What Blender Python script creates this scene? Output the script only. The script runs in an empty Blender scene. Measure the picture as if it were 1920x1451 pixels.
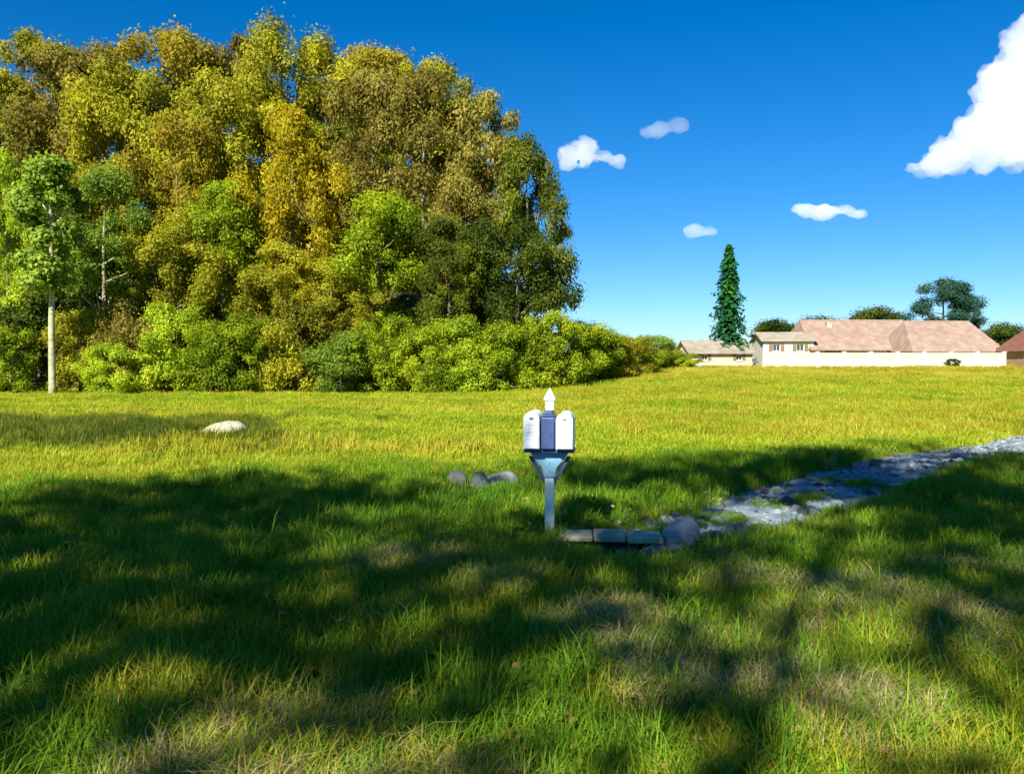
import bpy, math, random
import numpy as np
from mathutils import Vector, Matrix, noise as mnoise

SC = bpy.context.scene
COL = SC.collection
PI = math.pi
RAD = math.radians

# ------------------------------------------------------------------ camera
CAM_H = 1.7
F = 1598.0                                   # focal length in pixels of a 1920 wide frame
PITCH = math.atan(35.5 / F)
cam_data = bpy.data.cameras.new('camera')
cam_data.sensor_width = 36.0
cam_data.lens = 36.0 * F / 1920.0
cam_data.clip_start = 0.1
cam_data.clip_end = 9000.0
cam = bpy.data.objects.new('camera', cam_data)
COL.objects.link(cam)
cam.location = (0, 0, CAM_H)
cam.rotation_euler = (PI / 2 - PITCH, 0, 0)
SC.camera = cam

# ------------------------------------------------------------------ sky, sun, exposure
SUN_EL = RAD(36)
SUN_AZ = RAD(203)                            # behind the camera, a little to the left
SUN_DIR = Vector((math.sin(SUN_AZ) * math.cos(SUN_EL), math.cos(SUN_AZ) * math.cos(SUN_EL), math.sin(SUN_EL)))
world = bpy.data.worlds.new('World')
SC.world = world
world.use_nodes = True
wn, wl = world.node_tree.nodes, world.node_tree.links
wn.clear()
wo = wn.new('ShaderNodeOutputWorld')
bg = wn.new('ShaderNodeBackground')
sky = wn.new('ShaderNodeTexSky')
sky.sky_type = 'NISHITA'
sky.sun_disc = False
sky.sun_elevation = SUN_EL
sky.sun_rotation = SUN_AZ
sky.altitude = 600
sky.air_density = 1.0
sky.dust_density = 0.0
sky.ozone_density = 2.5
hs = wn.new('ShaderNodeHueSaturation')
hs.inputs['Hue'].default_value = 0.488
hs.inputs['Saturation'].default_value = 1.48
hs.inputs['Value'].default_value = 1.0
wl.new(sky.outputs[0], hs.inputs['Color'])
tint = wn.new('ShaderNodeMix'); tint.data_type = 'RGBA'; tint.blend_type = 'MULTIPLY'
tint.inputs[0].default_value = 1.0
tint.inputs[7].default_value = (0.55, 0.715, 1.0, 1)
wl.new(hs.outputs[0], tint.inputs[6])
wl.new(tint.outputs[2], bg.inputs['Color'])
bg.inputs['Strength'].default_value = 0.055
wl.new(bg.outputs[0], wo.inputs['Surface'])

sun_data = bpy.data.lights.new('sun', 'SUN')
sun_data.energy = 5.0
sun_data.angle = RAD(0.5)
sun_data.color = (1.0, 0.94, 0.82)
sun = bpy.data.objects.new('sun', sun_data)
COL.objects.link(sun)
sun.rotation_euler = SUN_DIR.to_track_quat('Z', 'Y').to_euler()
sun.location = (0, -20, 60)

SC.view_settings.view_transform = 'Standard'
SC.view_settings.look = 'None'
SC.view_settings.gamma = 1.0
SC.view_settings.use_curve_mapping = False
SC.view_settings.exposure = 1.3
SC.cycles.max_bounces = 8
SC.cycles.volume_bounces = 6
SC.cycles.transparent_max_bounces = 12
SC.cycles.use_denoising = True

# ------------------------------------------------------------------ helpers
def clamp(v, a=0.0, b=1.0):
    return a if v < a else b if v > b else v

def sstep(a, b, v):
    t = np.clip((v - a) / (b - a), 0.0, 1.0)
    return t * t * (3 - 2 * t)

def lin(r, g, b):
    f = lambda c: (c / 255 / 12.92) if c <= 10 else ((c / 255 + 0.055) / 1.055) ** 2.4
    return (f(r), f(g), f(b))

def tag(o, label=None, cat=None, group=None, kind=None):
    if label: o['label'] = label
    if cat: o['category'] = cat
    if group: o['group'] = group
    if kind: o['kind'] = kind
    return o

def empty(name, loc, rz=0.0):
    o = bpy.data.objects.new(name, None)
    o.empty_display_size = 0.3
    COL.objects.link(o)
    o.location = loc
    o.rotation_euler = (0, 0, rz)
    return o

def link(name, mesh, parent=None):
    o = bpy.data.objects.new(name, mesh)
    COL.objects.link(o)
    o.parent = parent
    return o

def mesh_np(name, V, faces, mats=(), smooth=False):
    """V (n,3) array; faces list of index lists or an (m,k) array."""
    me = bpy.data.meshes.new(name)
    V = np.asarray(V, dtype=np.float32)
    if isinstance(faces, np.ndarray):
        m, k = faces.shape
        me.vertices.add(len(V)); me.vertices.foreach_set('co', V.ravel())
        me.loops.add(m * k); me.loops.foreach_set('vertex_index', faces.astype(np.int32).ravel())
        me.polygons.add(m)
        me.polygons.foreach_set('loop_start', np.arange(0, m * k, k, dtype=np.int32))
        me.polygons.foreach_set('loop_total', np.full(m, k, dtype=np.int32))
        me.update(calc_edges=True)
    else:
        me.from_pydata([tuple(v) for v in V], [], faces)
    for mm in mats:
        me.materials.append(mm)
    if smooth:
        me.polygons.foreach_set('use_smooth', [True] * len(me.polygons))
    me.update()
    return me

class MB:
    """collects boxes, prisms and tubes into one mesh"""
    def __init__(s): s.v, s.f = [], []
    def add(s, vs, fs):
        n = len(s.v)
        s.v += [tuple(v) for v in vs]
        s.f += [[i + n for i in f] for f in fs]
        return s
    def box(s, x0, x1, y0, y1, z0, z1):
        return s.add([(x0,y0,z0),(x1,y0,z0),(x1,y1,z0),(x0,y1,z0),(x0,y0,z1),(x1,y0,z1),(x1,y1,z1),(x0,y1,z1)],
                     [[0,3,2,1],[4,5,6,7],[0,1,5,4],[1,2,6,5],[2,3,7,6],[3,0,4,7]])
    def prism(s, pts, y0, y1):
        """outline in x,z extruded along y"""
        n = len(pts)
        vs = [(x, y0, z) for x, z in pts] + [(x, y1, z) for x, z in pts]
        fs = [list(range(n)), list(range(2*n-1, n-1, -1))] + [[i, i+n, (i+1)%n+n, (i+1)%n] for i in range(n)]
        return s.add(vs, fs)
    def tube(s, pts, rs, k=7, cap=True):
        rings = []
        pts = [Vector(p) for p in pts]
        for i, p in enumerate(pts):
            d = (pts[min(i+1, len(pts)-1)] - pts[max(i-1, 0)]).normalized()
            a = d.cross(Vector((0.31, 0.95, 0.05))).normalized()
            b = d.cross(a)
            rings.append([p + (a*math.cos(2*PI*j/k) + b*math.sin(2*PI*j/k))*rs[i] for j in range(k)])
        vs = [v for r in rings for v in r]
        fs = [[i*k+j, i*k+(j+1)%k, (i+1)*k+(j+1)%k, (i+1)*k+j] for i in range(len(pts)-1) for j in range(k)]
        if cap: fs += [list(range(k))[::-1], [(len(pts)-1)*k+j for j in range(k)]]
        return s.add(vs, fs)
    def mesh(s, name, mat, smooth=False):
        me = bpy.data.meshes.new(name)
        me.from_pydata(s.v, [], s.f)
        if mat: me.materials.append(mat)
        if smooth: me.polygons.foreach_set('use_smooth', [True]*len(me.polygons))
        me.update()
        return me
    def build(s, name, mat, parent=None, smooth=False, bevel=0.0):
        o = link(name, s.mesh(name, mat, smooth), parent)
        if bevel:
            b = o.modifiers.new('bevel', 'BEVEL'); b.width = bevel; b.segments = 2; b.limit_method = 'ANGLE'
        return o

# ------------------------------------------------------------------ the lie of the land
BROOK = [(16.0, 24.0), (11.6, 19.2), (8.0, 16.4), (5.3, 13.2), (3.95, 11.5), (3.0, 10.3), (2.3, 9.55), (1.75, 9.0), (1.3, 8.72), (0.95, 8.55)]
BROOK_W = [.88, .88, .82, .80, .84, .66, .58, .55, .50, .36]
_b = np.array(BROOK)

def brook_dist(x, y):
    """distance to the brook's centre line and its half width there"""
    best = np.full(np.shape(x), 1e9); hw = np.zeros(np.shape(x))
    for i in range(len(_b) - 1):
        ax, ay = _b[i]; bx, by = _b[i+1]
        dx, dy = bx-ax, by-ay
        t = np.clip(((x-ax)*dx + (y-ay)*dy) / (dx*dx+dy*dy), 0, 1)
        d = np.hypot(x-ax-t*dx, y-ay-t*dy)
        w = BROOK_W[i]*(1-t) + BROOK_W[i+1]*t
        m = d < best
        best = np.where(m, d, best); hw = np.where(m, w, hw)
    return best, hw

def ground(x, y):
    x = np.asarray(x, dtype=float); y = np.asarray(y, dtype=float)
    z = 0.05*np.sin(x*0.9+1.3)*np.cos(y*0.7) + 0.035*np.sin(x*2.1+y*1.3) + 0.02*np.cos(x*3.7-y*2.9)
    z = z*sstep(-6, 3, y) * (1 - 0.5*sstep(40, 90, y))
    # meadow on the right climbs gently to the village
    right = sstep(-8, 12, x - 0.05*y)
    z = z + 1.72*sstep(22, 96, y)*right
    # a low bank where the meadow starts on the left
    z = z + 0.05*sstep(13, 17, y + 0.3*x)*(1-right)
    # wooded hill on the left
    h = np.clip(y-55, 0, 45)*0.40 + 0.0
    z = z + h*(1 - sstep(-10, 9, x - 0.03*(y-60)))
    # brook bed
    d, w = brook_dist(x, y)
    wob = 0.07*np.sin(x*5.1+y*3.3) + 0.05*np.sin(y*9.3-x*4.0)
    t = 1 - sstep(0.55, 1.45, (d+wob)/np.maximum(w, 0.05))
    z = z*(1-0.8*t*(d < 3)) - 0.26*t*(d < 3)
    e = ((x-1.05)/.62)**2 + ((y-8.12)/.36)**2
    z = z - 0.20*(1 - sstep(.35, 1.25, e))
    return z

def gz(x, y):
    return float(ground(np.array([x]), np.array([y]))[0])

def at(px, d):
    """world x for a picture column at depth d"""
    return (px - 960.0) / F * d

def zpx(py, d):
    """height that shows at picture row py at depth d"""
    return CAM_H + (690.0 - py) / F * d

# ------------------------------------------------------------------ materials
def nodes(name):
    m = bpy.data.materials.new(name); m.use_nodes = True
    n, l = m.node_tree.nodes, m.node_tree.links
    n.clear()
    out = n.new('ShaderNodeOutputMaterial')
    return m, n, l, out

def noise(n, l, scale, detail=4, coord=None, rough=0.6):
    t = n.new('ShaderNodeTexNoise'); t.inputs['Scale'].default_value = scale
    t.inputs['Detail'].default_value = detail; t.inputs['Roughness'].default_value = rough
    if coord is not None: l.new(coord, t.inputs['Vector'])
    return t

def ramp(n, l, fac, stops):
    r = n.new('ShaderNodeValToRGB')
    e = r.color_ramp.elements
    while len(e) < len(stops): e.new(0.5)
    for k, (p, c) in enumerate(stops):
        e[k].position = p; e[k].color = (*c, 1)
    l.new(fac, r.inputs[0])
    return r

def mixc(n, l, fac, a, b, mode='MIX'):
    m = n.new('ShaderNodeMix'); m.data_type = 'RGBA'; m.blend_type = mode
    if hasattr(fac, 'links'): l.new(fac, m.inputs[0])
    else: m.inputs[0].default_value = fac
    for s, v in ((6, a), (7, b)):
        if hasattr(v, 'links'): l.new(v, m.inputs[s])
        else: m.inputs[s].default_value = (*v, 1)
    return m.outputs[2]

def surf(name, c1, c2, scale=3.0, rough=0.8, bump=0.3, bscale=None, spec=0.3, c3=None):
    m, n, l, out = nodes(name)
    co = n.new('ShaderNodeTexCoord').outputs['Object']
    t = noise(n, l, scale, 6, co)
    st = [(0.35, c1), (0.65, c2)] if c3 is None else [(0.3, c1), (0.52, c2), (0.72, c3)]
    r = ramp(n, l, t.outputs[0], st)
    p = n.new('ShaderNodeBsdfPrincipled')
    p.inputs['Roughness'].default_value = rough
    p.inputs['Specular IOR Level'].default_value = spec
    l.new(r.outputs[0], p.inputs['Base Color'])
    if bump:
        t2 = noise(n, l, bscale or scale*6, 5, co)
        b = n.new('ShaderNodeBump'); b.inputs['Strength'].default_value = bump; b.inputs['Distance'].default_value = 0.03
        l.new(t2.outputs[0], b.inputs['Height']); l.new(b.outputs[0], p.inputs['Normal'])
    l.new(p.outputs[0], out.inputs[0])
    return m

def leaf(name, c1, c2, c3, trans=0.45, patch=0.25, spec=0.12, rough=0.6):
    """foliage: per leaf colour, plus patches over the place"""
    m, n, l, out = nodes(name)
    g = n.new('ShaderNodeNewGeometry')
    t = noise(n, l, patch, 3, g.outputs['Position'])
    ma = n.new('ShaderNodeMath'); ma.operation = 'MULTIPLY_ADD'
    l.new(g.outputs['Random Per Island'], ma.inputs[0]); ma.inputs[1].default_value = 0.5
    sub = n.new('ShaderNodeMath'); sub.operation = 'MULTIPLY_ADD'
    l.new(t.outputs[0], sub.inputs[0]); sub.inputs[1].default_value = 2.6; sub.inputs[2].default_value = -1.05
    l.new(sub.outputs[0], ma.inputs[2])
    r = ramp(n, l, ma.outputs[0], [(0.05, c1), (0.5, c2), (0.95, c3)])
    p = n.new('ShaderNodeBsdfPrincipled'); p.inputs['Roughness'].default_value = rough
    p.inputs['Specular IOR Level'].default_value = spec
    l.new(r.outputs[0], p.inputs['Base Color'])
    tr = n.new('ShaderNodeBsdfTranslucent')
    tc = mixc(n, l, 1.0, r.outputs[0], (1.25, 1.3, 0.55), 'MULTIPLY')
    l.new(tc, tr.inputs['Color'])
    mx = n.new('ShaderNodeMixShader'); mx.inputs[0].default_value = trans
    l.new(p.outputs[0], mx.inputs[1]); l.new(tr.outputs[0], mx.inputs[2])
    l.new(mx.outputs[0], out.inputs[0])
    return m

LEAF = {
 'lime':   leaf('lime_leaf',   (.16,.23,.012), (.32,.43,.022), (.48,.55,.035)),
 'birch':  leaf('birch_leaf',  (.12,.20,.025), (.24,.34,.04), (.38,.47,.07)),
 'bluegreen': leaf('blue_green_leaf', (.075,.13,.016), (.15,.23,.025), (.27,.36,.04)),
 'green':  leaf('green_leaf',  (.11,.16,.008), (.24,.32,.012), (.40,.46,.022)),
 'olive':  leaf('olive_leaf',  (.13,.125,.010), (.28,.275,.017), (.45,.42,.03)),
 'gold':   leaf('golden_leaf', (.24,.19,.006), (.36,.29,.010), (.48,.40,.02)),
 'rust':   leaf('rusty_leaf',  (.17,.13,.010), (.29,.23,.018), (.40,.36,.03)),
 'grey':   leaf('brown_olive_leaf', (.11,.09,.018), (.20,.17,.030), (.34,.30,.055)),
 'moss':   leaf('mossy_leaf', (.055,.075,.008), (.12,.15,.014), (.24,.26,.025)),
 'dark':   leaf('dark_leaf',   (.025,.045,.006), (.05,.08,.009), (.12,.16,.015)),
 'teal':   leaf('dark_teal_needle', (.015,.05,.035), (.03,.085,.05), (.06,.13,.065), trans=0.12),
 'fir':    leaf('fir_needle',  (.008,.06,.016), (.016,.12,.024), (.04,.18,.03), trans=0.12),
}
BARK = surf('bark', (.10,.085,.05), (.19,.16,.10), 5, 0.9, 0.6)
BARK_PALE = surf('pale_bark', (.16,.15,.08), (.34,.34,.20), 4, 0.8, 0.6, 14, c3=(.42,.42,.27))
BARK_GREY = surf('grey_bark', (.20,.18,.12), (.33,.30,.20), 5, 0.9, 0.6)

def ground_material():
    m, n, l, out = nodes('meadow_ground')
    g = n.new('ShaderNodeNewGeometry'); pos = g.outputs['Position']
    sep = n.new('ShaderNodeSeparateXYZ'); l.new(pos, sep.inputs[0])
    t1 = noise(n, l, 0.35, 6, pos); t2 = noise(n, l, 6.0, 6, pos); t3 = noise(n, l, 0.9, 5, pos)
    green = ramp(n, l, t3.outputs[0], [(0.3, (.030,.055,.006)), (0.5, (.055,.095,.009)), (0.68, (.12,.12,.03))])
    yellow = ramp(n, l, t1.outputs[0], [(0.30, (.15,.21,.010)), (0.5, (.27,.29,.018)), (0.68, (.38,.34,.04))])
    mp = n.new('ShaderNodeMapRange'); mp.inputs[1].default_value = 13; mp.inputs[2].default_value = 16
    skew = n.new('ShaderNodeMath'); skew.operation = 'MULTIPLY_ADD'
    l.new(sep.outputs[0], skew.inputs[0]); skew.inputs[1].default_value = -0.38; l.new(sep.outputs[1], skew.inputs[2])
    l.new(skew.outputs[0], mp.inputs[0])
    c = mixc(n, l, mp.outputs[0], green.outputs[0], yellow.outputs[0])  # shade partly painted in: deeper green before the shadow edge, yellower past it
    wy = n.new('ShaderNodeMapRange'); wy.inputs[1].default_value = 54.5; wy.inputs[2].default_value = 57
    l.new(sep.outputs[1], wy.inputs[0])
    wx = n.new('ShaderNodeMapRange'); wx.inputs[1].default_value = 9; wx.inputs[2].default_value = 4
    l.new(sep.outputs[0], wx.inputs[0])
    wf = n.new('ShaderNodeMath'); wf.operation = 'MULTIPLY'
    l.new(wy.outputs[0], wf.inputs[0]); l.new(wx.outputs[0], wf.inputs[1])
    litter = ramp(n, l, t2.outputs[0], [(0.3, (.03,.035,.008)), (0.7, (.09,.08,.03))])
    c = mixc(n, l, wf.outputs[0], c, litter.outputs[0])
    soil = ramp(n, l, t2.outputs[0], [(0.35, (.05,.035,.015)), (0.65, (.13,.10,.05))])
    md = n.new('ShaderNodeMapRange'); md.inputs[1].default_value = -0.02; md.inputs[2].default_value = -0.14
    l.new(sep.outputs[2], md.inputs[0])
    c = mixc(n, l, md.outputs[0], c, soil.outputs[0])
    c = mixc(n, l, 0.35, c, ramp(n, l, t2.outputs[0], [(0.3, (.4,.4,.4)), (0.7, (1.3,1.3,1.3))]).outputs[0], 'MULTIPLY')
    p = n.new('ShaderNodeBsdfPrincipled'); p.inputs['Roughness'].default_value = 0.95
    p.inputs['Specular IOR Level'].default_value = 0.1
    l.new(c, p.inputs['Base Color'])
    b = n.new('ShaderNodeBump'); b.inputs['Strength'].default_value = 0.8; b.inputs['Distance'].default_value = 0.05
    l.new(t2.outputs[0], b.inputs['Height']); l.new(b.outputs[0], p.inputs['Normal'])
    l.new(p.outputs[0], out.inputs[0])
    return m

def wash_material():
    m, n, l, out = nodes('pale_stony_wash')
    g = n.new('ShaderNodeNewGeometry'); pos = g.outputs['Position']
    t = noise(n, l, 7.0, 6, pos, .7); t2 = noise(n, l, 1.6, 4, pos); t3 = noise(n, l, 40, 4, pos)
    c = ramp(n, l, t.outputs[0], [(0.3, (.13,.18,.20)), (0.5, (.20,.26,.29)), (0.68, (.27,.33,.36))])
    wetf = n.new('ShaderNodeMapRange'); wetf.inputs[1].default_value = .52; wetf.inputs[2].default_value = .60
    l.new(t2.outputs[0], wetf.inputs[0])
    cc = mixc(n, l, wetf.outputs[0], c.outputs[0], (.09,.11,.11))
    p = n.new('ShaderNodeBsdfPrincipled'); l.new(cc, p.inputs['Base Color'])
    rr = n.new('ShaderNodeMapRange'); rr.inputs[3].default_value = .8; rr.inputs[4].default_value = .12
    l.new(wetf.outputs[0], rr.inputs[0]); l.new(rr.outputs[0], p.inputs['Roughness'])
    b = n.new('ShaderNodeBump'); b.inputs['Strength'].default_value = 0.6; b.inputs['Distance'].default_value = 0.04
    l.new(t3.outputs[0], b.inputs['Height']); l.new(b.outputs[0], p.inputs['Normal'])
    l.new(p.outputs[0], out.inputs[0])
    return m

# ------------------------------------------------------------------ ground sheet
def axis(fine0, fine1, step, far, grow=1.16):
    mid = list(np.arange(fine0, fine1 + 1e-6, step))
    lo, s = [mid[0]], step
    while lo[-1] > -far: s *= grow; lo.append(lo[-1] - s)
    hi, s = [mid[-1]], step
    while hi[-1] < far: s *= grow; hi.append(hi[-1] + s)
    return np.array(lo[:0:-1] + mid + hi[1:])

def axis2(lo_f, f0, f1, fine, hi_m, mid, far):
    a = list(np.arange(lo_f, f0, mid)) + list(np.arange(f0, f1, fine)) + list(np.arange(f1, hi_m, mid))
    s = mid; hi = [a[-1]]
    while hi[-1] < far: s *= 1.22; hi.append(hi[-1] + s)
    s = mid; lo = [a[0]]
    while lo[-1] > -far: s *= 1.22; lo.append(lo[-1] - s)
    return np.array(lo[:0:-1] + a + hi[1:])

xs = axis2(-14, 0, 13, 0.11, 22, 0.45, 4000)
ys = axis2(-4, 6.5, 21, 0.13, 110, 0.6, 6000)
XX, YY = np.meshgrid(xs, ys)
ZZ = ground(XX, YY)
nx, ny = len(xs), len(ys)
idx = np.arange(nx*ny).reshape(ny, nx)
quads = np.stack([idx[:-1, :-1], idx[:-1, 1:], idx[1:, 1:], idx[1:, :-1]], -1).reshape(-1, 4)
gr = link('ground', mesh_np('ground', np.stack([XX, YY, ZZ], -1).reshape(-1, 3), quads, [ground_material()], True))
tag(gr, 'grassy ground, shaded in front and rising to the village and the wooded hill', kind='structure')

# ------------------------------------------------------------------ brook water
V, Fc = [], []
wz = -0.10
prev = None
pts = []
for i in range(len(_b) - 1):
    for k in range(8):
        t = k/8
        pts.append((*( _b[i]*(1-t) + _b[i+1]*t), (BROOK_W[i]*(1-t)+BROOK_W[i+1]*t)*1.25))
pts.append((*_b[-1], BROOK_W[-1]))
for i, (x, y, w) in enumerate(pts):
    a = np.array(pts[max(i-1, 0)][:2]); c = np.array(pts[min(i+1, len(pts)-1)][:2])
    d = (c-a)/np.linalg.norm(c-a); nrm = np.array([-d[1], d[0]])
    for k in range(7):
        s = (k/3-1)*w
        V.append((x+nrm[0]*s, y+nrm[1]*s, wz + .02 + .018*math.sin(i*1.7+k*2.3) + .012*math.sin(i*.6-k)))
for i in range(len(pts)-1):
    for k in range(6):
        j = i*7+k
        Fc.append([j, j+1, j+8, j+7])
wt = link('wash', mesh_np('wash', np.array(V), np.array(Fc), [wash_material()], True))
tag(wt, 'pale blue-grey stony wash winding from the right edge down to the stone slab, with wet patches', kind='structure')

# ------------------------------------------------------------------ leafy crowns
def leaves_np(rng, C, N, size, fold=0.25, aspect=1.7):
    """one folded diamond per centre C with normal N"""
    n = len(C)
    N = N / np.linalg.norm(N, axis=1, keepdims=True)
    R = rng.normal(size=(n, 3))
    A = np.cross(N, R); A /= np.linalg.norm(A, axis=1, keepdims=True)
    B = np.cross(N, A)
    s = (size * rng.uniform(0.6, 1.35, n))[:, None]
    p0 = C - A*s*aspect*0.5; p2 = C + A*s*aspect*0.5 - N*s*fold*0.6
    p1 = C + B*s*0.5 + N*s*fold; p3 = C - B*s*0.5 + N*s*fold
    V = np.stack([p0, p1, p2, p3], 1).reshape(-1, 3)
    i = np.arange(n)[:, None]*4
    Fq = np.concatenate([i+0, i+1, i+2, i+3], 1)
    return V, Fq

def crown_clumps(rng, R, z0, z1, n, shape='round', cr=(0.22, 0.40)):
    """clump centres and radii filling an uneven crown between z0 and z1"""
    out = []
    ph = rng.uniform(0, 6.28, 4)
    while len(out) < n:
        u = rng.uniform(-1, 1); a = rng.uniform(0, 2*PI)
        if shape == 'round': prof = math.sqrt(max(0, 1-u*u))
        elif shape == 'tall': prof = math.sqrt(max(0, 1-abs(u)**2.6))*(1-0.15*u)
        elif shape == 'bush': prof = math.sqrt(max(0, 1-max(0, u)**2))*(0.85+0.15*u)
        else: prof = math.sqrt(max(0, 1-u*u))
        prof *= 1 + 0.24*math.sin(2*a+ph[0]) + 0.20*math.sin(3*a+ph[1]+3*u) + 0.20*math.sin(6*u+ph[2]+a)
        rr = prof*R*math.sqrt(rng.uniform(0.25, 1.0))
        zz = (z0+z1)/2 + u*(z1-z0)/2
        out.append((rr*math.cos(a), rr*math.sin(a), zz, R*rng.uniform(*cr)))
    return np.array(out)

def crown_mesh(name, seed, R, z0, z1, nclump, nleaf, size, shape='round', cr=(0.22, 0.40), flat=0.75, mats=(), top=0.0, fuzz=0.5):
    rng = np.random.default_rng(seed)
    cl = crown_clumps(rng, R, z0, z1, nclump, shape, cr)
    cl = cl[:int(len(cl)*.82)]
    w = cl[:, 3]**2 * ((1-top) + top*np.clip((cl[:, 2]-z0)/(z1-z0), 0, 1)**2.6); w /= w.sum()
    pick = rng.choice(len(cl), nleaf, p=w)
    D = rng.normal(size=(nleaf, 3)); D /= np.linalg.norm(D, axis=1, keepdims=True)
    rad = cl[pick, 3] * (rng.uniform(0.35, 1.12, nleaf))**0.6
    C = cl[pick, :3] + D*rad[:, None]*np.array([1, 1, flat])
    C += np.clip(rng.normal(size=C.shape), -1.2, 1.2)*(cl[pick, 3]*fuzz*rng.uniform(0, 1, nleaf))[:, None]
    C += np.clip(rng.normal(size=C.shape), -1, 1)*0.03*R*(rng.uniform(size=nleaf)[:, None] < 0.10)
    N = D*1.0 + np.array([0, 0, 0.35]) + rng.normal(size=(nleaf, 3))*0.45
    V, Fq = leaves_np(rng, C, N, size)
    return mesh_np(name, V, Fq, mats), cl

def trunk_mesh(name, seed, h, r, clumps, mat, forks=9):
    rng = random.Random(seed)
    mb = MB()
    bend = [(rng.uniform(-.25, .25), rng.uniform(-.25, .25)) for _ in range(3)]
    def spine(t):
        return Vector((bend[0][0]*math.sin(t*3)*h*.09, bend[0][1]*math.sin(t*2.3+.4)*h*.09, t*h))
    P = [spine(t) for t in (0, .04, .15, .3, .45, .6, .75, .9)]
    off = P[0].copy()
    P = [p-off*(1-p.z/h) for p in P]
    P[0].z = -0.4
    mb.tube(P, [r*1.5, r*1.12, r*.95, r*.82, r*.66, r*.5, r*.34, r*.12], 9)
    cs = sorted(clumps.tolist(), key=lambda c: rng.random())[:forks]
    for c in cs:
        tz = clamp((c[2] - math.hypot(c[0], c[1])*0.8)/h, 0.18, 0.8)
        s = spine(tz)
        e = Vector(c[:3])
        m1 = s.lerp(e, .4) + Vector((rng.uniform(-.3, .3), rng.uniform(-.3, .3), -.04*h))
        m2 = s.lerp(e, .75) + Vector((rng.uniform(-.3, .3), rng.uniform(-.3, .3), 0))
        rb = r*(.50 - .30*tz)
        mb.tube([s, m1, m2, e], [rb, rb*.7, rb*.42, rb*.12], 6, False)
    return mb.mesh(name, mat, True)

# tree kinds, drawn for a height of 10 and a crown radius of 3
def make_kind(key, seed, R, z0, z1, nclump, nleaf, size, shape, r=.2, cr=(.22,.40)):
    cm, cl = crown_mesh(key+'_crown', seed, R, z0, z1, nclump, nleaf, size, shape, cr, mats=[LEAF['green']])
    return cm, trunk_mesh(key+'_trunk', seed, z1*0.96, r, cl, BARK, 10)

KIND = {
 'round_a': make_kind('round_a', 11, 3.0, 1.6, 9.7, 105, 32300, 0.1, 'round', cr=(.09,.30)),
 'round_b': make_kind('round_b', 12, 3.0, 2.0, 9.8, 90, 30400, 0.103, 'round', cr=(.10,.32)),
 'round_c': make_kind('round_c', 13, 3.0, 1.4, 9.8, 130, 32300, 0.097, 'round', cr=(.08,.26)),
 'tall_a':  make_kind('tall_a', 21, 3.0, 1.2, 9.8, 130, 34200, 0.097, 'tall', cr=(.08,.28)),
 'tall_b':  make_kind('tall_b', 22, 3.0, 1.8, 9.8, 110, 31350, 0.1, 'tall', cr=(.09,.30)),
 'airy':    make_kind('airy', 31, 3.0, 2.4, 9.8, 95, 19950, 0.09, 'round', .17, (.08,.24)),
 'bush_a':  make_kind('bush_a', 41, 3.0, 0.35, 5.4, 90, 18225, 0.113, 'bush', .12, (.10,.28)),
 'bush_b':  make_kind('bush_b', 42, 3.0, 0.3, 5.5, 110, 19575, 0.109, 'bush', .12, (.08,.25)),
 'bush_c':  make_kind('bush_c', 43, 3.0, 0.35, 5.4, 80, 16875, 0.118, 'bush', .12, (.10,.32)),
}
KIND_H = {'round_a': 10.2, 'round_b': 10.3, 'round_c': 10.2, 'tall_a': 10.1, 'tall_b': 10.2, 'airy': 10.1, 'bush_a': 5.9, 'bush_b': 5.9, 'bush_c': 6.0}

def own_material(o, mat):
    if len(o.material_slots):
        o.material_slots[0].link = 'OBJECT'
        o.material_slots[0].material = mat

def plant_tree(name, kind, x, y, top_z, radius, pal, label, cat, group, bark=None, rz=0.0):
    zb = gz(x, y)
    root = empty(name, (x, y, zb - 0.05), rz)
    root.scale = (radius/3.0, radius/3.0, (top_z - zb)/KIND_H[kind])
    tag(root, label, cat, group)
    cm, tm = KIND[kind]
    t = link('trunk', tm, root); c = link('crown', cm, root)
    own_material(c, LEAF[pal]); own_material(t, bark or BARK)
    return root

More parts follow.
